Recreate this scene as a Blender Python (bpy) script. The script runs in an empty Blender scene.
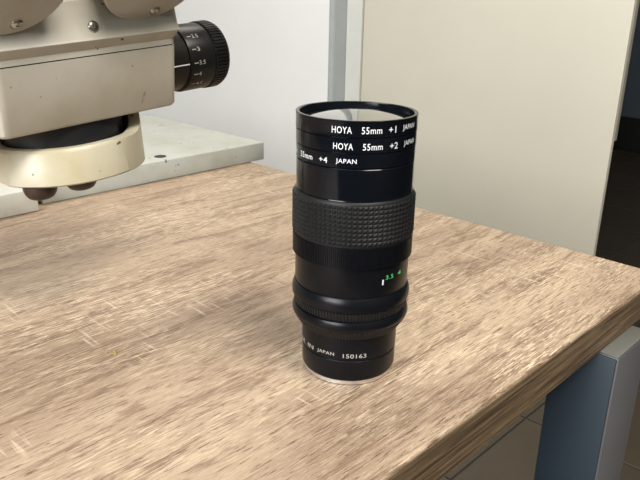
import bpy, bmesh, math, random
from math import sin, cos, pi, radians, sqrt, atan2
from mathutils import Vector, Matrix

# ---------------------------------------------------------------- frame
# World: metres, floor z = 0, table top z = 0.72.  Origin of x/y: the table's
# back right corner; x runs along the back edge, y along the right edge.
TOP = 0.72
AZ = radians(43.7685)
scene = bpy.context.scene
C = scene.collection

# ---------------------------------------------------------------- camera
cam_data = bpy.data.cameras.new('camera')
cam = bpy.data.objects.new('camera', cam_data)
C.objects.link(cam)
cam_data.sensor_fit = 'HORIZONTAL'
cam_data.sensor_width = 36.0
cam_data.lens = 36.0 * 697.1 / 640.0
cam_data.clip_start = 0.01
cam_data.clip_end = 50
_pitch, _roll = radians(19.953), radians(1.156)
_F = Vector((0, cos(_pitch), -sin(_pitch)))
_R = Vector((1, 0, 0))
_U = _R.cross(_F)
_R2 = cos(_roll) * _R + sin(_roll) * _U
_U2 = -sin(_roll) * _R + cos(_roll) * _U
def _yaw(v):
    return Vector((v.x * cos(AZ) - v.y * sin(AZ), v.x * sin(AZ) + v.y * cos(AZ), v.z))
_F, _R2, _U2 = _yaw(_F), _yaw(_R2), _yaw(_U2)
_m = Matrix((_R2, _U2, -_F)).transposed().to_4x4()
_m.translation = Vector((0.1423, -0.5029, TOP + 0.18815))
cam.matrix_world = _m
scene.camera = cam

# ---------------------------------------------------------------- world, light, exposure
world = bpy.data.worlds.new('World')
scene.world = world
world.use_nodes = True
_bg = world.node_tree.nodes['Background']
_bg.inputs[0].default_value = (0.75, 0.85, 1.0, 1)
_bg.inputs[1].default_value = 0.25

def area_light(name, loc, target, sx, sy, power, col):
    d = bpy.data.lights.new(name, 'AREA')
    d.shape = 'RECTANGLE'
    d.size, d.size_y, d.energy, d.color = sx, sy, power, col
    o = bpy.data.objects.new(name, d)
    C.objects.link(o)
    o.location = loc
    o.rotation_euler = (Vector(target) - Vector(loc)).to_track_quat('-Z', 'Y').to_euler()
    return o

WINDOW_LIGHT = area_light('window_daylight', (0.35, -2.93, 1.80), (0.35, 0, 1.80), 1.45, 1.05, 118, (0.975, 0.985, 1.0))
LAMP_A = area_light('ceiling_lamp_light', (1.15, -0.35, 2.60), (1.15, -0.35, 0), 0.55, 1.15, 69, (1.0, 0.945, 0.865))
LAMP_B = area_light('ceiling_lamp_light', (-0.90, 0.25, 2.60), (-0.90, 0.25, 0), 0.55, 1.15, 15, (1.0, 0.95, 0.88))

vs = scene.view_settings
vs.view_transform = 'Standard'
vs.look = 'None'
vs.exposure = 0.0
vs.gamma = 1.0
vs.use_curve_mapping = False
scene.cycles.use_denoising = True

# ---------------------------------------------------------------- helpers
def W(u, v, z):
    """millimetres: u from the back edge towards the front, v from the right edge to the left, z above table top."""
    return Vector((-v / 1000, -u / 1000, TOP + z / 1000))

def srgb(r, g, b):
    f = lambda c: c / 12.92 if c <= 0.04045 else ((c + 0.055) / 1.055) ** 2.4
    return (f(r / 255), f(g / 255), f(b / 255), 1)

def smooth(me, angle=35):
    me.polygons.foreach_set('use_smooth', [True] * len(me.polygons))
    me.set_sharp_from_angle(angle=radians(angle))

def obj(name, bm, mat, parent=None, sm=True, angle=35, recalc=True):
    if recalc:
        bmesh.ops.recalc_face_normals(bm, faces=bm.faces)
    me = bpy.data.meshes.new(name)
    bm.to_mesh(me)
    bm.free()
    if sm:
        smooth(me, angle)
    if mat:
        me.materials.append(mat)
    o = bpy.data.objects.new(name, me)
    C.objects.link(o)
    if parent:
        o.parent = parent
    return o

def empty(name, loc):
    o = bpy.data.objects.new(name, None)
    o.empty_display_size = 0.05
    C.objects.link(o)
    o.location = loc
    return o

def tag(o, label=None, cat=None, group=None, kind=None):
    if label: o['label'] = label
    if cat: o['category'] = cat
    if group: o['group'] = group
    if kind: o['kind'] = kind
    return o

def bev(bm, width, seg=2, edges=None):
    if width > 0:
        bmesh.ops.bevel(bm, geom=list(edges or bm.edges), offset=width, segments=seg, profile=0.5, affect='EDGES', clamp_overlap=True)

def box(x0, x1, y0, y1, z0, z1, bevel=0.0, seg=2):
    bm = bmesh.new()
    bmesh.ops.create_cube(bm, size=1)
    for v in bm.verts:
        v.co = Vector((x0 if v.co.x < 0 else x1, y0 if v.co.y < 0 else y1, z0 if v.co.z < 0 else z1))
    bev(bm, bevel, seg)
    return bm

def lathe(profile, seg=96, frame=None, closed=False):
    """profile: list of (r, z).  frame: maps (x, y, z) -> Vector."""
    frame = frame or (lambda x, y, z: Vector((x, y, z)))
    bm = bmesh.new()
    rings = []
    for r, z in profile:
        if r < 1e-7:
            rings.append([bm.verts.new(frame(0, 0, z))])
        else:
            rings.append([bm.verts.new(frame(r * cos(2 * pi * k / seg), r * sin(2 * pi * k / seg), z)) for k in range(seg)])
    pairs = list(zip(rings[:-1], rings[1:]))
    if closed:
        pairs.append((rings[-1], rings[0]))
    for a, b in pairs:
        for k in range(seg):
            k2 = (k + 1) % seg
            if len(a) == 1 and len(b) == 1:
                continue
            if len(a) == 1:
                bm.faces.new((a[0], b[k], b[k2]))
            elif len(b) == 1:
                bm.faces.new((a[k], a[k2], b[0]))
            else:
                bm.faces.new((a[k], a[k2], b[k2], b[k]))
    return bm

def loft(loops, cap=True):
    """loops: equal-length closed loops of Vectors."""
    bm = bmesh.new()
    rs = [[bm.verts.new(p) for p in l] for l in loops]
    n = len(rs[0])
    for a, b in zip(rs[:-1], rs[1:]):
        for k in range(n):
            bm.faces.new((a[k], a[(k + 1) % n], b[(k + 1) % n], b[k]))
    if cap:
        bm.faces.new(rs[0])
        bm.faces.new(rs[-1])
    return bm

def rounded_rect(x0, x1, y0, y1, r, n=6):
    pts = []
    for cx, cy, a0 in ((x1 - r, y1 - r, 0), (x0 + r, y1 - r, 90), (x0 + r, y0 + r, 180), (x1 - r, y0 + r, 270)):
        for k in range(n + 1):
            a = radians(a0 + 90 * k / n)
            pts.append((cx + r * cos(a), cy + r * sin(a)))
    return pts

_font_cache = {}
def text_shape(s, bold=0.006):
    """triangles of a flat text, normalised: x from 0 to 1, y from 0 to 1 (cap height)."""
    key = (s, bold)
    if key in _font_cache:
        return _font_cache[key]
    cu = bpy.data.curves.new('lettering_curve', 'FONT')
    cu.body = s
    cu.size = 1
    cu.offset = bold
    cu.resolution_u = 3
    cu.space_character = 1.08
    o = bpy.data.objects.new('lettering_curve', cu)
    C.objects.link(o)
    bpy.context.view_layer.update()
    dg = bpy.context.evaluated_depsgraph_get()
    me = bpy.data.meshes.new_from_object(o.evaluated_get(dg))
    vs_ = [v.co.copy() for v in me.vertices]
    fs = [tuple(p.vertices) for p in me.polygons]
    bpy.data.objects.remove(o)
    bpy.data.curves.remove(cu)
    bpy.data.meshes.remove(me)
    x0 = min(v.x for v in vs_); x1 = max(v.x for v in vs_)
    y0 = min(v.y for v in vs_); y1 = max(v.y for v in vs_)
    out = ([((v.x - x0) / (x1 - x0), (v.y - y0) / (y1 - y0)) for v in vs_], fs)
    _font_cache[key] = out
    return out

def wrapped_text(items, place):
    """items: (string, s0, s1, t0, t1) ; place(s, t) -> Vector.  One mesh of flat print."""
    bm = bmesh.new()
    for s, s0, s1, t0, t1 in items:
        pts, fs = text_shape(s)
        vs_ = [bm.verts.new(place(s0 + (s1 - s0) * x, t0 + (t1 - t0) * y)) for x, y in pts]
        for f in fs:
            try:
                bm.faces.new([vs_[i] for i in f])
            except ValueError:
                pass
    return bm

# ---------------------------------------------------------------- materials
def new_mat(name):
    m = bpy.data.materials.new(name)
    m.use_nodes = True
    nt = m.node_tree
    b = nt.nodes['Principled BSDF']
    return m, nt, b

def plain(name, col, rough=0.5, metal=0.0, spec=0.5, noise=0.0, nscale=30.0, bump=0.0, bscale=400.0, coat=0.0):
    m, nt, b = new_mat(name)
    b.inputs['Base Color'].default_value = col
    b.inputs['Roughness'].default_value = rough
    b.inputs['Metallic'].default_value = metal
    b.inputs['Specular IOR Level'].default_value = spec
    b.inputs['Coat Weight'].default_value = coat
    if noise or bump:
        tc = nt.nodes.new('ShaderNodeTexCoord')
    if noise:
        n = nt.nodes.new('ShaderNodeTexNoise')
        n.inputs['Scale'].default_value = nscale
        n.inputs['Detail'].default_value = 5
        nt.links.new(tc.outputs['Object'], n.inputs['Vector'])
        r = nt.nodes.new('ShaderNodeValToRGB')
        k0, k1 = 1 - noise, 1 + noise
        r.color_ramp.elements[0].position = 0.3
        r.color_ramp.elements[1].position = 0.7
        r.color_ramp.elements[0].color = (col[0] * k0, col[1] * k0, col[2] * k0, 1)
        r.color_ramp.elements[1].color = (min(1, col[0] * k1), min(1, col[1] * k1), min(1, col[2] * k1), 1)
        nt.links.new(n.outputs[0], r.inputs[0])
        nt.links.new(r.outputs[0], b.inputs['Base Color'])
    if bump:
        n2 = nt.nodes.new('ShaderNodeTexNoise')
        n2.inputs['Scale'].default_value = bscale
        n2.inputs['Detail'].default_value = 3
        nt.links.new(tc.outputs['Object'], n2.inputs['Vector'])
        bp = nt.nodes.new('ShaderNodeBump')
        bp.inputs['Strength'].default_value = bump
        bp.inputs['Distance'].default_value = 0.001
        nt.links.new(n2.outputs[0], bp.inputs['Height'])
        nt.links.new(bp.outputs[0], b.inputs['Normal'])
    return m

class NT:
    """small node helper"""
    def __init__(s, nt): s.nt = nt
    def node(s, t, **kw):
        n = s.nt.nodes.new(t)
        for k, v in kw.items(): setattr(n, k, v)
        return n
    def link(s, a, b): s.nt.links.new(a, b)
    def noise(s, vec, scale, loc=(0, 0, 0), detail=3.0, rough=0.55, dist=0.0):
        mp = s.node('ShaderNodeMapping')
        mp.inputs['Scale'].default_value = scale
        mp.inputs['Location'].default_value = loc
        s.link(vec, mp.inputs['Vector'])
        n = s.node('ShaderNodeTexNoise')
        n.inputs['Scale'].default_value = 1
        n.inputs['Detail'].default_value = detail
        n.inputs['Roughness'].default_value = rough
        n.inputs['Distortion'].default_value = dist
        s.link(mp.outputs[0], n.inputs['Vector'])
        return n.outputs[0]
    def ramp(s, fac, stops):
        r = s.node('ShaderNodeValToRGB')
        e = r.color_ramp.elements
        while len(e) < len(stops): e.new(0.5)
        for el, (p, c) in zip(e, stops):
            el.position = p
            el.color = c if len(c) == 4 else (*c, 1)
        s.link(fac, r.inputs[0])
        return r.outputs[0]
    def g(s, fac, a, b):   # 0..1 ramp of one channel
        return s.ramp(fac, [(a, (0, 0, 0)), (b, (1, 1, 1))])
    def mix(s, fac, a, b, mode='MIX'):
        m = s.node('ShaderNodeMix', data_type='RGBA', blend_type=mode)
        for k, val in ((0, fac), (6, a), (7, b)):
            if hasattr(val, 'links') or isinstance(val, bpy.types.NodeSocket): s.link(val, m.inputs[k])
            elif k == 0: m.inputs[0].default_value = val
            else: m.inputs[k].default_value = val
        return m.outputs[2]
    def math(s, op, a, b):
        m = s.node('ShaderNodeMath', operation=op)
        for k, val in ((0, a), (1, b)):
            if isinstance(val, bpy.types.NodeSocket): s.link(val, m.inputs[k])
            else: m.inputs[k].default_value = val
        return m.outputs[0]

def oak_top():
    m, nt, b = new_mat('oak_laminate')
    k = NT(nt)
    tc = k.node('ShaderNodeTexCoord').outputs['Object']
    big = k.noise(tc, (20, 3.0, 1), (3.1, 0.7, 0), 3, 0.55, 0.6)
    figure = k.noise(tc, (60, 7, 1), (1.3, 0.2, 0), 4, 0.6, 1.5)
    dark = k.noise(tc, (1250, 88, 1), (0, 0, 0), 3, 0.6, 0.5)
    dark2 = k.noise(tc, (420, 30, 1), (2, 6, 0), 3, 0.6, 0.6)
    fibre = k.noise(tc, (1400, 92, 1), (5, 2, 0), 3, 0.6, 0.4)
    saw = k.noise(tc, (34, 420, 1), (2, 9, 0), 2, 0.5, 0.3)
    sawm = k.noise(tc, (20, 15, 1), (4.4, 1.2, 0), 2, 0.5)
    patch = k.noise(tc, (24, 9, 1), (8.4, 3.2, 0), 2, 0.5)
    base = k.ramp(big, [(0.34, srgb(136, 116, 98)), (0.50, srgb(158, 137, 116)), (0.64, srgb(174, 154, 131))])
    base = k.mix(k.math('MULTIPLY', k.g(figure, 0.50, 0.66), 0.50), base, srgb(124, 101, 81))
    base = k.mix(k.math('MULTIPLY', k.g(figure, 0.56, 0.59), 0.48), base, srgb(114, 92, 75))
    base = k.mix(k.math('MULTIPLY', k.g(dark2, 0.54, 0.66), 0.40), base, srgb(108, 87, 68))
    base = k.mix(k.math('MULTIPLY', k.g(dark, 0.565, 0.63), 0.80), base, srgb(88, 70, 54))
    fm = k.math('ADD', k.math('MULTIPLY', k.g(patch, 0.40, 0.62), 0.70), 0.28)
    base = k.mix(k.math('MULTIPLY', k.g(fibre, 0.53, 0.60), fm), base, srgb(204, 186, 160))
    sw = k.math('MULTIPLY', k.g(saw, 0.60, 0.67), k.g(sawm, 0.56, 0.66))
    base = k.mix(k.math('MULTIPLY', sw, 0.55), base, srgb(204, 188, 166))
    k.link(base, b.inputs['Base Color'])
    b.inputs['Roughness'].default_value = 0.46
    b.inputs['Specular IOR Level'].default_value = 0.42
    bp = k.node('ShaderNodeBump')
    bp.inputs['Strength'].default_value = 0.35
    bp.inputs['Distance'].default_value = 0.0006
    h = k.math('SUBTRACT', k.g(fibre, 0.4, 0.75), k.g(dark, 0.5, 0.75))
    k.link(h, bp.inputs['Height'])
    k.link(bp.outputs[0], b.inputs['Normal'])
    return m

def oak_edge():
    m, nt, b = new_mat('oak_edge_band')
    k = NT(nt)
    tc = k.node('ShaderNodeTexCoord').outputs['Object']
    st = k.noise(tc, (1, 10, 420), (0, 0, 0), 4, 0.6, 0.3)
    st2 = k.noise(tc, (1, 26, 800), (0, 3, 0), 2, 0.6, 0.2)
    base = k.ramp(st, [(0.38, srgb(66, 53, 39)), (0.50, srgb(98, 81, 60)), (0.62, srgb(124, 104, 80))])
    base = k.mix(k.math('MULTIPLY', k.g(st2, 0.53, 0.62), 0.6), base, srgb(66, 50, 35))
    k.link(base, b.inputs['Base Color'])
    b.inputs['Roughness'].default_value = 0.5
    return m

def chipped_paint(name, col, dark, chips=0.69, scale=160, rough=0.42, metal=0.0, stain=None):
    m, nt, b = new_mat(name)
    k = NT(nt)
    tc = k.node('ShaderNodeTexCoord').outputs['Object']
    n = k.noise(tc, (scale, scale, scale), (1, 2, 3), 2, 0.5)
    n2 = k.noise(tc, (28, 28, 28), (7, 1, 3), 4, 0.6)
    c2 = stain or (col[0] * .86, col[1] * .84, col[2] * .78, 1)
    base = k.mix(k.g(n2, 0.42, 0.68), col, c2)
    base = k.mix(k.g(n, chips, chips + 0.02), base, dark)
    k.link(base, b.inputs['Base Color'])
    b.inputs['Roughness'].default_value = rough
    b.inputs['Metallic'].default_value = metal
    return m

M = {
    'oak': oak_top(),
    'oak_edge': oak_edge(),
    'black': plain('black_anodised', (0.004, 0.0045, 0.006, 1), 0.28, 0, 0.18, bump=0.05, bscale=1500),
    'black_gloss': plain('black_filter_ring', (0.003, 0.004, 0.006, 1), 0.13, 0, 0.2),
    'rubber': plain('black_rubber', (0.011, 0.011, 0.0115, 1), 0.45, 0, 0.25),
    'inner': plain('matt_black_inside', (0.006, 0.006, 0.006, 1), 0.7),
    'chrome': plain('chrome_mount', (0.85, 0.85, 0.85, 1), 0.35, 1.0),
    'white_print': plain('white_print', srgb(222, 224, 226), 0.5),
    'green_print': plain('green_print', srgb(60, 205, 105), 0.5),
    'grey_print': plain('grey_print', srgb(164, 162, 154), 0.5),
    'cream_paint': chipped_paint('cream_hammered_paint', srgb(186, 182, 170), srgb(70, 62, 50), 0.73, 170, 0.38),
    'grey_paint': chipped_paint('grey_enamel', srgb(184, 182, 174), srgb(80, 76, 70), 0.76, 120, 0.40),
    'ring_paint': chipped_paint('yellowed_cream_paint', srgb(178, 172, 152), srgb(80, 72, 58), 0.70, 140, 0.36, stain=srgb(168, 158, 130)),
    'plate_paint': chipped_paint('worn_white_plate_paint', srgb(170, 173, 167), srgb(96, 92, 84), 0.71, 130, 0.42),
    'white_plate': chipped_paint('white_plate_paint', srgb(205, 205, 198), srgb(110, 104, 96), 0.76, 130, 0.42),
    'scuff': plain('grey_scuff', srgb(132, 124, 110), 0.6, noise=0.25, nscale=500),
    'seam': plain('dark_seam', srgb(40, 36, 32), 0.7),
    'gap_black': plain('dark_blue_black', (0.006, 0.007, 0.010, 1), 0.45),
    'brown_rubber': plain('dark_brown_bakelite', srgb(52, 38, 30), 0.42, noise=0.25, nscale=200),
    'screw': plain('nickel_screw', (0.45, 0.43, 0.38, 1), 0.28, 1.0),
    'knob_black': plain('knob_black', (0.008, 0.008, 0.008, 1), 0.34, 0, 0.25),
    'knob_brown': plain('knob_worn_black', (0.014, 0.012, 0.010, 1), 0.38, 0, 0.25),
    'wall_white': plain('white_plaster', srgb(238, 238, 235), 0.75, noise=0.015, nscale=6, bump=0.06, bscale=120),
    'wall_dim': plain('grey_plaster', srgb(120, 118, 114), 0.8),
    'return_shade': plain('shaded_wall_return', srgb(158, 163, 164), 0.6, noise=0.04, nscale=20),  # shade of the white wall's return face, put into the colour
    'bead': plain('cream_bead', srgb(176, 173, 160), 0.6),
    'cream_door': plain('cream_door_paint', srgb(206, 202, 186), 0.5, noise=0.02, nscale=5, bump=0.03, bscale=80),
    'door_edge': plain('grey_edge', srgb(150, 148, 134), 0.6, noise=0.1, nscale=40),
    'frame_white': plain('frame_paint', srgb(214, 214, 206), 0.5, noise=0.03, nscale=25),
    'slate': plain('slate_blue_wall', srgb(84, 97, 110), 0.7),
    'dark_base': plain('black_skirting', srgb(24, 25, 25), 0.6),
    'tile': plain('grey_brown_floor_tile', srgb(66, 57, 46), 0.5, noise=0.10, nscale=9, bump=0.04, bscale=90),
    'grout': plain('dark_grout', srgb(54, 50, 46), 0.9),
    'ceiling': plain('ceiling_white', srgb(220, 220, 215), 0.85),
    'blue': plain('slate_blue_powder_coat', srgb(33, 45, 54), 0.5, noise=0.05, nscale=14),
    'silver': plain('silver_powder_coat', srgb(82, 82, 83), 0.42, noise=0.03, nscale=30),
    'cap_grey': plain('grey_plastic_cap', srgb(92, 92, 86), 0.5),
    'lamp_body': plain('lamp_housing', srgb(225, 225, 222), 0.5),
    'crumb': plain('yellow_crumb', srgb(150, 128, 70), 0.7),
}
def glass_mat():
    m, nt, b = new_mat('coated_glass')
    b.inputs['Base Color'].default_value = (0.02, 0.02, 0.022, 1)
    b.inputs['Roughness'].default_value = 0.06
    b.inputs['IOR'].default_value = 2.4
    b.inputs['Specular IOR Level'].default_value = 0.8
    b.inputs['Coat Weight'].default_value = 1.0
    b.inputs['Coat Roughness'].default_value = 0.03
    b.inputs['Coat IOR'].default_value = 2.2
    return m
M['glass'] = glass_mat()
def pane_mat():
    m, nt, b = new_mat('window_glass')
    b.inputs['Transmission Weight'].default_value = 1
    b.inputs['Roughness'].default_value = 0
    b.inputs['IOR'].default_value = 1.45
    return m
M['pane'] = pane_mat()
def lamp_diffuser():
    m, nt, b = new_mat('lamp_diffuser')
    b.inputs['Base Color'].default_value = (0.9, 0.9, 0.88, 1)
    b.inputs['Emission Color'].default_value = (1.0, 0.88, 0.70, 1)
    b.inputs['Emission Strength'].default_value = 3.0
    return m
M['diffuser'] = lamp_diffuser()

# ---------------------------------------------------------------- the room
def struct(name, bm, mat, parent=None, sm=False):
    o = obj(name, bm, mat, parent, sm)
    if not parent:
        o['kind'] = 'structure'
    return o

floor = struct('floor', box(-4.0, 3.2, -3.2, 4.1, -0.08, -0.0035), M['grout'])
tile_me = None
for i in range(-10, 6):
    for j in range(-3, 11):
        x0, y0 = -0.448 + 0.3 * i, 0.5 + 0.3 * j
        if x0 < -2.6 or x0 > 0.9 or y0 > 3.7:
            continue
        if tile_me is None:
            t = obj('tile', box(0.002, 0.298, 0.002, 0.298, -0.0034, 0.0, 0.0012, 1), M['tile'], floor, sm=False)
            tile_me = t.data
        else:
            t = bpy.data.objects.new('tile', tile_me)
            C.objects.link(t)
            t.parent = floor
        t.location = (x0, y0, 0)
struct('ceiling', box(-4.0, 3.2, -3.2, 4.1, 2.72, 2.80), M['ceiling'])
struct('wall_back', box(-3.2, -1.4065, 1.135, 1.365, 0, 2.72), M['wall_white'])
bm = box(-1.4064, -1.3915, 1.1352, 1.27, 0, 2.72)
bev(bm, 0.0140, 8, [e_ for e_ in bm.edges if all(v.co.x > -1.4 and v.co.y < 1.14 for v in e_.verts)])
struct('wall_return', bm, M['return_shade'], sm=True)  # end of the white wall turning back; its shading is painted grey
struct('wall_left', box(-3.3, -3.2, -3.1, 4.0, 0, 2.72), M['wall_white'])
struct('wall_right', box(3.0, 3.1, -3.1, 4.0, 0, 2.72), M['wall_dim'])
struct('wall_far', box(-3.2, 3.0, 3.86, 3.96, 0, 2.72), M['slate'])
struct('baseboard_far', box(-3.2, 3.0, 3.845, 3.86, 0, 0.20), M['dark_base'])
bm = bmesh.new()
for a in ((-3.2, -0.45, 0, 2.72), (1.15, 3.0, 0, 2.72), (-0.45, 1.15, 0, 1.25), (-0.45, 1.15, 2.35, 2.72)):
    b2 = box(a[0], a[1], -3.1, -3.0, a[2], a[3])
    me_ = bpy.data.meshes.new('tmp'); b2.to_mesh(me_); b2.free(); bm.from_mesh(me_); bpy.data.meshes.remove(me_)
struct('wall_front', bm, M['slate'])
win = struct('window_1', box(-0.45, 1.15, -3.06, -3.055, 1.25, 2.35), M['pane'])
for nm, a in (('frame_bar', (-0.45, -0.40, 1.25, 2.35)), ('frame_bar', (1.10, 1.15, 1.25, 2.35)), ('frame_bar', (-0.40, 1.10, 1.25, 1.30)),
              ('frame_bar', (-0.40, 1.10, 2.30, 2.35)), ('frame_bar', (0.325, 0.375, 1.30, 2.30))):
    obj(nm, box(a[0], a[1], -3.05, -2.99, a[2], a[3], 0.004), M['frame_white'], win, sm=False)

# cream door leaf standing in front of the wall, its frame post on the left
door = struct('door_1', box(-1.322, -0.512, 1.200, 1.216, 0.01, 2.1, 0.002), M['cream_door'])
e = obj('edge_strip', box(-0.540, -0.5125, 1.2165, 1.231, 0.566, 2.1, 0.001), M['door_edge'], door, sm=False)
post = struct('trim_1', box(-1.391, -1.327, 1.198, 1.262, 0, 2.16, 0.003), M['frame_white'])
obj('bead', box(-1.3268, -1.3225, 1.1965, 1.214, 0.0, 2.16, 0.001), M['bead'], post, sm=False)

# ---------------------------------------------------------------- ceiling lamps
def ceiling_lamp(x, y, label, light):
    root = empty('ceiling_lamp', (x, y, 2.66))
    tag(root, label, 'lamp', 'ceiling lamps')
    obj('housing', box(-0.30, 0.30, -0.62, 0.62, -0.03, 0.06, 0.01), M['lamp_body'], root)
    obj('diffuser', box(-0.28, 0.28, -0.59, 0.59, -0.036, -0.0302, 0.002), M['diffuser'], root)
ceiling_lamp(1.15, -0.35, 'long white ceiling lamp hanging on the right side of the table', LAMP_A)
ceiling_lamp(-0.90, 0.25, 'long white ceiling lamp above the microscope, near the white wall', LAMP_B)

# ---------------------------------------------------------------- table
table = empty('table', (0, 0, 0))
tag(table, 'wooden table with light oak top and silver and blue legs', 'table')
TH = 0.0243
bm = box(-1.40, 0, -0.75, 0, TOP - TH, TOP)
ed = [e_ for e_ in bm.edges if all(abs(v.co.z - TOP) < 1e-6 for v in e_.verts)]
bev(bm, 0.0012, 2, ed)
top = obj('tabletop', bm, M['oak'], table, angle=60)
obj('edge_band', box(0.0001, 0.0009, -0.75, 0, TOP - TH, TOP - 0.0013), M['oak_edge'], table, sm=False)
obj('edge_band', box(-1.40, 0, -0.7509, -0.7501, TOP - TH, TOP - 0.0013), M['oak_edge'], table, sm=False)
leg_parts = None
LZ = TOP - TH - 0.0004
for x0, y0 in ((-0.030, -0.097), (-0.030, -0.690), (-1.382, -0.097), (-1.382, -0.690)):
    if leg_parts is None:
        l0 = obj('leg', box(0.0, 0.0425, 0.0012, 0.052, 0.02, LZ - 0.0015, 0.0018), M['silver'], table)
        s0 = obj('blue_panel', box(0.0004, 0.0412, -0.0006, 0.0010, 0.02, LZ - 0.0025, 0.0004), M['blue'], l0)
        c0 = obj('end_cap', box(0.0004, 0.0421, 0.0004, 0.0516, LZ - 0.0014, LZ, 0.0004), M['cap_grey'], l0)
        f0 = obj('foot', lathe([(0, 0), (0.022, 0), (0.024, 0.004), (0.016, 0.012), (0.008, 0.0199), (0, 0.0199)], 24, lambda x, y, z: Vector((x + 0.0212, y + 0.0262, z))), M['rubber'], l0)
        s0['label'] = 'slate blue front of the table leg'
        leg_parts = (l0, s0, c0, f0)
        l0.location = (x0, y0, 0)
    else:
        l = leg_parts[0].copy(); C.objects.link(l); l.parent = table; l.location = (x0, y0, 0)
        for q in leg_parts[1:]:
            qc = q.copy(); C.objects.link(qc); qc.parent = l
for y in (-0.065, -0.66):
    obj('crossbar', box(-1.339, -0.031, y - 0.012, y + 0.012, LZ - 0.05, LZ - 0.002, 0.002), M['silver'], table)

# ---------------------------------------------------------------- camera lens
LENS = W(255.1, 72.8, 0) + Vector((0, 0, 0.0002))
lens = empty('camera_lens', LENS)
tag(lens, 'black zoom camera lens standing upright on its mount on the oak table', 'camera lens')
mm = lambda prof: [(r / 1000, z / 1000) for r, z in prof]
SEG = 128
def lt(name, prof, mat, parent=lens, closed=True, seg=SEG, **kw):
    return obj(name, lathe(mm(prof), seg, closed=closed), M[mat], parent, **kw)
lt('mount_ring', [(14, 0.0), (22.6, 0.0), (23.1, 0.4), (23.1, 1.7), (23.5, 2.0), (23.5, 2.6), (14, 2.6)], 'chrome')
lt('mount_collar', [(14, 2.75), (22.9, 2.4), (23.8, 3.0), (24.3, 4.4), (24.4, 13.7), (24.1, 14.1), (14, 14.1)], 'black')
collar = lt('base_barrel', [(14, 14.15), (24.1, 14.2), (24.5, 14.7), (24.6, 26.8), (14, 26.8)], 'black')

def ribbed(name, z0, z1, r0, r1, n, depth, mat, parent=lens):
    """vertical ribs around a band: r0 at z0, r1 at z1"""
    loops = []
    for zz, rr, dd in ((z0, r0 - depth, 0), (z0 + 0.15, r0, 1), (z1 - 0.15, r1, 1), (z1, r1 - depth, 0)):
        l = []
        for k in range(n):
            for j, q in enumerate((0, 0, 1, 1)):
                a = 2 * pi * (k + (0.02, 0.42, 0.52, 0.92)[j]) / n
                r = (rr - depth * q * dd) / 1000
                l.append(Vector((r * cos(a), r * sin(a), zz / 1000)))
        loops.append(l)
    return obj(name, loft(loops), M[mat], parent, sm=False)

# two bulging control rings: a smooth upper band and a ribbed lower band each
r2 = lt('aperture_ring', [(14, 31.6), (28.6, 31.8), (29.3, 32.5), (29.75, 34.0), (29.5, 35.8), (28.9, 37.1), (28.3, 37.4), (14, 37.4)], 'black')
ribbed('ribs', 26.6, 31.9, 25.7, 29.0, 110, 0.42, 'rubber', r2)
r1 = lt('distance_ring', [(14, 41.9), (29.0, 42.1), (29.7, 42.8), (29.95, 44.6), (29.7, 46.6), (29.1, 48.6), (28.5, 49.6), (28.0, 49.8), (14, 49.8)], 'black')
ribbed('ribs', 37.6, 42.2, 28.3, 29.3, 110, 0.42, 'rubber', r1)
scale_barrel = lt('scale_barrel', [(14, 49.9), (28.2, 49.9), (28.35, 50.3), (28.4, 64.9), (14, 64.9)], 'black')
# grip: fine ribbed band below, studded rubber band above
band = lt('grip_band', [(14, 65.0), (28.9, 65.0), (29.3, 65.4), (29.3, 75.6), (14, 75.6)], 'black')
ribbed('ribs', 65.3, 75.4, 29.75, 29.75, 190, 0.32, 'black', band)
grip = lt('rubber_grip', [(14, 75.65), (29.3, 75.7), (29.3, 96.0), (29.1, 96.5), (28.6, 97.2), (14, 97.2)], 'rubber')
bm = bmesh.new()
NR, NC = 9, 76
for i in range(NR):
    for k in range(NC):
        zc = 76.4 + (i + 0.5) * (19.4 / NR)
        hz = 19.4 / NR * 0.46
        ac = 2 * pi * (k + 0.5 * 0) / NC
        ha = pi / NC * 0.92
        R0, R1_ = 29.28, 30.05
        def P(r, a, z): return bm.verts.new(Vector((r * cos(a), r * sin(a), z)) / 1000)
        b0 = [P(R0, ac - ha, zc - hz), P(R0, ac + ha, zc - hz), P(R0, ac + ha, zc + hz), P(R0, ac - ha, zc + hz)]
        t0 = [P(R1_, ac - ha * .3, zc - hz * .3), P(R1_, ac + ha * .3, zc - hz * .3), P(R1_, ac + ha * .3, zc + hz * .3), P(R1_, ac - ha * .3, zc + hz * .3)]
        for j in range(4):
            bm.faces.new((b0[j], b0[(j + 1) % 4], t0[(j + 1) % 4], t0[j]))
        bm.faces.new(t0)
st = obj('grip_studs', bm, M['rubber'], grip, sm=False, recalc=False)
st['kind'] = 'stuff'
lt('front_barrel', [(20, 97.2), (28.5, 97.2), (28.6, 97.5), (28.5, 97.8), (28.2, 97.85), (28.2, 112.0), (27.8, 112.5), (20, 112.5)], 'black_gloss')

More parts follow.
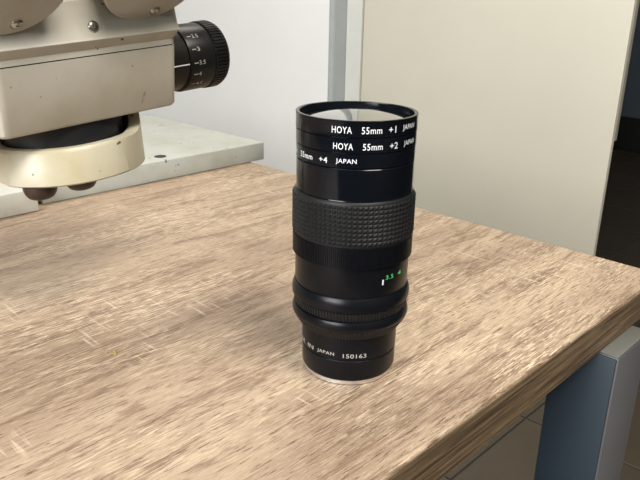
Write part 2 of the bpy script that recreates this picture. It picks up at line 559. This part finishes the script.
def on_lens(r):
    return lambda a, z: Vector((r * cos(radians(a) + AZ), r * sin(radians(a) + AZ), z)) / 1000
def filter_ring(z0, z1, r, top, label, items, zt0, zt1):
    inner = 27.2 if top else 25
    if top:
        prof = [(25.2, z0), (r - 0.35, z0), (r, z0 + 0.35), (r, z1 - 0.5), (r + 0.12, z1 - 0.25), (r - 0.1, z1), (27.3, z1), (26.9, z1 - 0.3), (26.9, z0 + 3.6), (26.2, z0 + 3.0), (26.2, z0 + 1), (25.2, z0 + 0.8)]
    else:
        prof = [(inner, z0), (r - 0.35, z0), (r, z0 + 0.35), (r, z1 - 0.3), (r - 0.3, z1 - 0.02), (inner, z1 - 0.02)]
    o = lt('close_up_filter', prof, 'black_gloss')
    o['label'] = label
    t = obj('lettering', wrapped_text([(s, a0, a1, zt0, zt1) for s, a0, a1 in items], on_lens(r + 0.05)), M['white_print'], o, sm=False, recalc=False)
    return o
filter_ring(112.6, 119.5, 28.35, False, 'close-up filter ring marked +4, lowest of the three', [('HOYA', -186, -167), ('55mm', -155, -135.6), ('+4', -127.5, -118.6), ('JAPAN', -110.3, -91.4)], 114.5, 117.1)
filter_ring(119.5, 126.4, 28.5, False, 'close-up filter ring marked +2, middle of the three', [('HOYA', -113, -95), ('55mm', -86.4, -68.2), ('+2', -60.8, -52.0), ('JAPAN', -43.9, -25)], 121.2, 124.1)
f1 = filter_ring(126.4, 134.0, 28.65, True, 'close-up filter ring marked +1, topmost of the three', [('HOYA', -114.6, -96.5), ('55mm', -88, -69.6), ('+1', -63, -55.2), ('JAPAN', -46.9, -28)], 128.4, 131.4)
dome = [(25.9 * (1 - q / 10), 130.4 + 3.3 * (1 - (1 - q / 10) ** 2)) for q in range(11)]
dome[-1] = (0, dome[-1][1])
obj('front_glass', lathe(mm(dome), 96), M['glass'], f1, angle=80)
lt('inner_tube', [(25.1, 112.6), (25.1, 126.3), (24.0, 126.3), (24.0, 112.6)], 'inner')
obj('lettering', wrapped_text([('3.5', -57.2, -47.6, 58.2, 60.4), ('4', -41.0, -35.5, 58.5, 60.7)], on_lens(28.45)), M['green_print'], scale_barrel, sm=False, recalc=False)
obj('index_mark', wrapped_text([('I', -61.2, -59.6, 55.9, 58.6)], on_lens(28.45)), M['white_print'], scale_barrel, sm=False, recalc=False)
obj('lettering', wrapped_text([('MADE', -180, -157, 16.1, 18.4), ('IN', -149, -138, 16.1, 18.4), ('JAPAN', -131.5, -109, 16.1, 18.4), ('150163', -98.6, -71.2, 16.1, 18.4)], on_lens(24.65)), M['grey_print'], collar, sm=False, recalc=False)

# ---------------------------------------------------------------- microscope
MS = W(300, 560, 0)
ms = empty('microscope', MS)
tag(ms, 'worn cream stereo microscope on a flat metal base plate', 'microscope')
def WU(u, v, z): return W(u, v, z) - MS
def ubox(u0, u1, v0, v1, z0, z1, bevel):
    a, b = WU(u0, v0, z0), WU(u1, v1, z1)
    return box(min(a.x, b.x), max(a.x, b.x), min(a.y, b.y), max(a.y, b.y), min(a.z, b.z), max(a.z, b.z), bevel)
bp = obj('base_plate', ubox(-19, 245, 449, 690, 0.3, 20.3, 0.0012), M['plate_paint'], ms)
obj('plate_hole', lathe([(0, 0.0001), (0.006, 0.0001), (0.0062, 0.0005), (0.005, 0.0005), (0, 0.0002)], 24, lambda x, y, z: WU(109, 466, 20.2) + Vector((x, y, z))), M['seam'], bp)
bp2 = obj('base_plate', ubox(255, 460, 434, 690, 0.3, 20.3, 0.0012), M['white_plate'], ms)
obj('base_joint', ubox(245, 255, 452, 690, 0.5, 16, 0.0005), M['brown_rubber'], ms)

# head frame: a to the right along the front, b towards the user, c up; tilted a little
TI = radians(4.2)
HO = WU(326, 186, 122.3)
HA = Vector((0, cos(TI), sin(TI)))
HC = Vector((0, -sin(TI), cos(TI)))
HB = Vector((1, 0, 0))
def H(a, b, c): return HO + (HA * a + HB * b + HC * c) / 1000

def plan(x0, x1, yb, yf, r, c, lean=0.0):
    return [H(a, b + (lean if b > -20 else 0), c) for a, b in rounded_rect(x0, x1, yb, yf, r)]
body = obj('body', loft([plan(-48, 48, -78, -1.2, 4, -0.8), plan(-49.2, 49.2, -79, 0.1, 4.5, 0.6, 0.1), plan(-49.6, 49.6, -79, 0, 4.5, 32, 5.5)]), M['cream_paint'], ms, angle=40)
obj('seam', loft([plan(-48.9, 48.9, -78, -0.7, 4.5, 32.0, 5.5), plan(-48.9, 48.9, -78, -0.7, 4.5, 32.6, 5.5)]), M['seam'], body, sm=False)
# cap: rim band, flared lip, sloping face towards the user
def cap_loop(a, prof_b, c, back=-79, r=5):
    return plan(-a, a, back, prof_b, r, c)
cap = obj('upper_housing', loft([cap_loop(49.6, 5.4, 32.6), cap_loop(49.7, 5.6, 35.4), cap_loop(51.4, 8.6, 39.0), cap_loop(51.8, 9.2, 40.0), cap_loop(51.6, 8.4, 41.2, -80),
                                 cap_loop(52.6, 4.0, 58, -80), cap_loop(51.6, 1.5, 60.5, -80), cap_loop(48.5, -30, 82, -80), cap_loop(46, -38, 90, -80)]), M['cream_paint'], ms, angle=25)

def smudge(a, c, w, hgt, lean, seed):
    rnd = random.Random(seed)
    bm = bmesh.new()
    n = 14
    vs_ = []
    for k in range(n):
        t_ = 2 * pi * k / n
        x, y = w * cos(t_) * rnd.uniform(.6, 1.15), hgt * sin(t_) * rnd.uniform(.75, 1.15)
        aa, c2 = a + x + y * lean, c + y
        vs_.append(bm.verts.new(H(aa, 5.5 * c2 / 32 + 0.12, c2)))
    bm.faces.new(vs_)
    return obj('paint_scuff', bm, M['scuff'], body, sm=False)
smudge(27.4, 6.8, 0.75, 3.4, 0.35, 3)
smudge(21.5, 24.3, 0.55, 0.5, 0, 5)
smudge(-42.0, 23.3, 0.5, 0.45, 0, 8)
def screw(a, b, c, nrm, r, parent):
    """round-head screw with a slot; nrm: outward normal in head axes"""
    n = (HA * nrm[0] + HB * nrm[1] + HC * nrm[2]).normalized()
    x = n.orthogonal().normalized(); y = n.cross(x)
    o = H(a, b, c)
    fr = lambda p, q, s: o + (x * p + y * q + n * s) / 1000
    s = obj('screw', lathe([(0, -0.6), (r * 1.15, -0.6), (r * 1.1, 0.05), (r, 0.5), (r * .6, 1.0), (r * .3, 1.05), (r * .22, 0.5), (0, 0.45)], 20, fr), M['screw'], parent)
    return s
screw(1.5, 7.3, 46.0, (0, 0.965, 0.26), 2.6, cap)

# two prism drums with eyepiece tubes
def drum(ac, bc, cc, tilt, sa, R_=27.0):
    n = (HB * cos(tilt) - HC * sin(tilt)).normalized()
    x = HA; y = n.cross(x)
    o = H(ac, bc, cc)
    fr = lambda p, q, s: o + (x * p + y * q + n * s) / 1000
    d = obj('prism_drum', lathe([(0, 0), (R_ - 1.0, 0), (R_ - 0.2, -0.4), (R_, -1.2), (R_, -3.0), (R_ - 1.2, -3.2), (R_ - 1.2, -4.2), (R_, -4.4), (R_, -34), (R_ - 2, -36), (0, -36)], 80, fr), M['grey_paint'], ms, angle=30)
    sx = fr(*sa, 0) 
    q = sx - HO
    s = screw(q.dot(HA) * 1000, q.dot(HB) * 1000, q.dot(HC) * 1000, (0, cos(tilt), -sin(tilt)), 2.6, d)
    ax = (HB * 0.72 + HC * 0.69).normalized(); x2 = HA; y2 = ax.cross(x2)
    o2 = H(ac, bc - 14, cc + 34)
    f2 = lambda p, q_, s_: o2 + (x2 * p + y2 * q_ + ax * s_) / 1000
    obj('eyepiece_tube', lathe([(0, 0), (14, 0), (14, 46), (12.5, 47), (0, 47)], 48, f2), M['cream_paint'], d)
    obj('eyepiece', lathe([(0, 47), (15.5, 47), (16, 48), (16, 64), (17.5, 66), (17.5, 74), (15, 78), (10, 78), (8, 75), (0, 75)], 48, f2), M['knob_black'], d)
drum(-43, 26, 65.5, radians(44), (6, -20.5), 27)
drum(29, 25, 64.5, radians(47), (6, -20.5), 27)

# nosepiece ring under the body, with the dark gap between
def RF(x, y, z): return H(-4 + x, -35 + y, z)
obj('gap_collar', lathe([(0, 0.0), (33, 0.0), (33, -13), (0, -13)], 64, RF), M['gap_black'], ms)
ring_loops = []
def sstep(x): x = max(0, min(1, x)); return x * x * (3 - 2 * x)
for i_, (c_, r_, up) in enumerate(((-29.2, 30, 0), (-29.6, 40.4, 0), (-28.6, 41.8, 0), (-13.2, 38.6, .9), (-11.4, 37.2, .96), (-11.0, 35.6, 1), (-11.2, 33.6, 1), (-18, 33.4, 0))):
    l = []
    for k in range(160):
        t_ = 2 * pi * k / 160
        side = sstep(cos(t_) / 0.8) if cos(t_) > 0 else 0
        rr = r_ + (42.2 - r_) * (sstep(cos(t_) / 0.6) if cos(t_) > 0 else 0) if 0 < i_ < 5 else r_ + 2.5 * side
        x, y = rr * cos(t_), rr * sin(t_)
        rise = up * sstep(((0.86 if cos(t_) > 0 else 0.2) - sin(t_)) / 0.7) * 10.6
        x = max(-38.5, min(41.0 if i_ < 5 else 39.5, x))
        l.append(RF(x, y, c_ + rise))
    ring_loops.append(l)
ring = obj('objective_ring', loft(ring_loops), M['ring_paint'], ms, angle=28)
for a, b in ((-30.0, -14.5), (-8.5, -12.5)):
    fr = lambda x, y, z, a=a, b=b: H(a + x, b + y, -29.6 + z)
    obj('objective_mount', lathe([(0, 0.1), (8.4, 0.1), (8.5, -2.0), (7.9, -4.6), (6.6, -6.6), (5.2, -7.4), (0, -7.4)], 40, fr), M['brown_rubber'], ms)

# zoom knob on the right side
KB, KC = -20, 20.5
def KF(x, y, z): return H(z, KB + x, KC + y)
kn = obj('zoom_knob', lathe([(0, 47), (17.4, 47), (17.4, 66), (0, 66)], 72, KF), M['knob_brown'], ms)
sl = obj('scale_sleeve', lathe([(0, 62), (17.8, 62), (18.5, 62.4), (18.8, 63.1), (18.8, 79.2), (18.2, 80.0), (0, 80.0)], 72, KF), M['knob_black'], kn)
loops = []
for zz, rr, dp in ((80.1, 18.2, 0), (80.6, 19.3, .6), (87.5, 19.4, .6), (89.8, 18.4, .4), (91.6, 16.2, 0), (92.0, 13, 0)):
    l = []
    for k in range(60):
        for j, q in enumerate((0, 0, 1, 1)):
            a = 2 * pi * (k + (0.0, 0.5, 0.6, 0.9)[j]) / 60
            r = rr - dp * q
            l.append(KF(r * cos(a), r * sin(a), zz))
    loops.append(l)
obj('grip_ring', loft(loops), M['knob_black'], kn, sm=False)
def on_knob(r):  # s: along the axis (a), t: angle in degrees above the horizontal on the user's side
    return lambda s, t: KF(r * cos(radians(t)), r * sin(radians(t)), s)
items = []
marks = []
for txt, ang in (('2.5', 44), ('3', 20), ('3.5', -3), ('4', -23), ('4.5', -44)):
    wd = 4.2 if len(txt) == 3 else 1.8
    items.append((txt, 67.6, 67.6 + wd, ang - 3.6, ang + 3.6))
    marks.append((64.2, 67.0, ang))
obj('lettering', wrapped_text(items, on_knob(18.87)), M['grey_print'], sl, sm=False, recalc=False)
bm = bmesh.new()
for s0_, s1_, an in marks:
    f = on_knob(18.87)
    bm.faces.new([bm.verts.new(f(s, t)) for s, t in ((s0_, an - .8), (s1_, an - .8), (s1_, an + .8), (s0_, an + .8))])
obj('scale_marks', bm, M['grey_print'], sl, sm=False)
bm = bmesh.new()
f = on_knob(17.46)
bm.faces.new([bm.verts.new(f(s, t)) for s, t in ((48, -5.4), (61.9, -5.4), (61.9, -3.2), (48, -3.2))])
obj('index_line', bm, M['white_print'], kn, sm=False)
# the same knob on the far side
kn2 = obj('zoom_knob', lathe([(0, -47), (17.2, -47), (17.2, -62), (18.6, -63), (18.6, -90), (16, -92), (0, -92)], 72, KF), M['knob_black'], ms)

# carrying arm and post
obj('arm', loft([[H(a, b, c) for a, b in rounded_rect(-46, -6, -235, -70, 14)] for c in (34, 36, 70, 72)]), M['grey_paint'], ms, angle=40)
pc = H(-26, -255, 30)
obj('post', lathe([(0, 0.0204), (0.03, 0.0204), (0.03, 0.03), (0.016, 0.034), (0.016, 0.33), (0.014, 0.332), (0, 0.332)], 48, lambda x, y, z: Vector((pc.x + x, pc.y + y, z))), M['chrome'], ms)
obj('arm_clamp', lathe([(0.0162, 0.14), (0.036, 0.14), (0.038, 0.143), (0.038, 0.20), (0.036, 0.203), (0.0162, 0.203)], 48, lambda x, y, z: Vector((pc.x + x, pc.y + y, z)), closed=True), M['grey_paint'], ms)

# ---------------------------------------------------------------- crumbs on the table
random.seed(4)
bm = bmesh.new()
for k in range(7):
    cx, cy = random.uniform(-5, 5), random.uniform(-2.2, 2.2)
    n = 6
    s = random.uniform(0.7, 1.5)
    lo = [bm.verts.new(Vector((cx + s * random.uniform(.7, 1.2) * cos(2 * pi * j / n), cy + s * random.uniform(.6, 1.1) * sin(2 * pi * j / n), 0)) / 1000) for j in range(n)]
    hi = [bm.verts.new(Vector((v.co.x * 1000 * .8 + cx * .2, v.co.y * 1000 * .8 + cy * .2, random.uniform(.25, .5))) / 1000) for v in lo]
    for j in range(n):
        bm.faces.new((lo[j], lo[(j + 1) % n], hi[(j + 1) % n], hi[j]))
    bm.faces.new(hi)
cr = obj('crumbs', bm, M['crumb'], None, sm=False)
cr.location = W(339.6, 168.1, 0.05)
tag(cr, 'tiny yellow crumbs lying on the oak tabletop', 'crumb', kind='stuff')
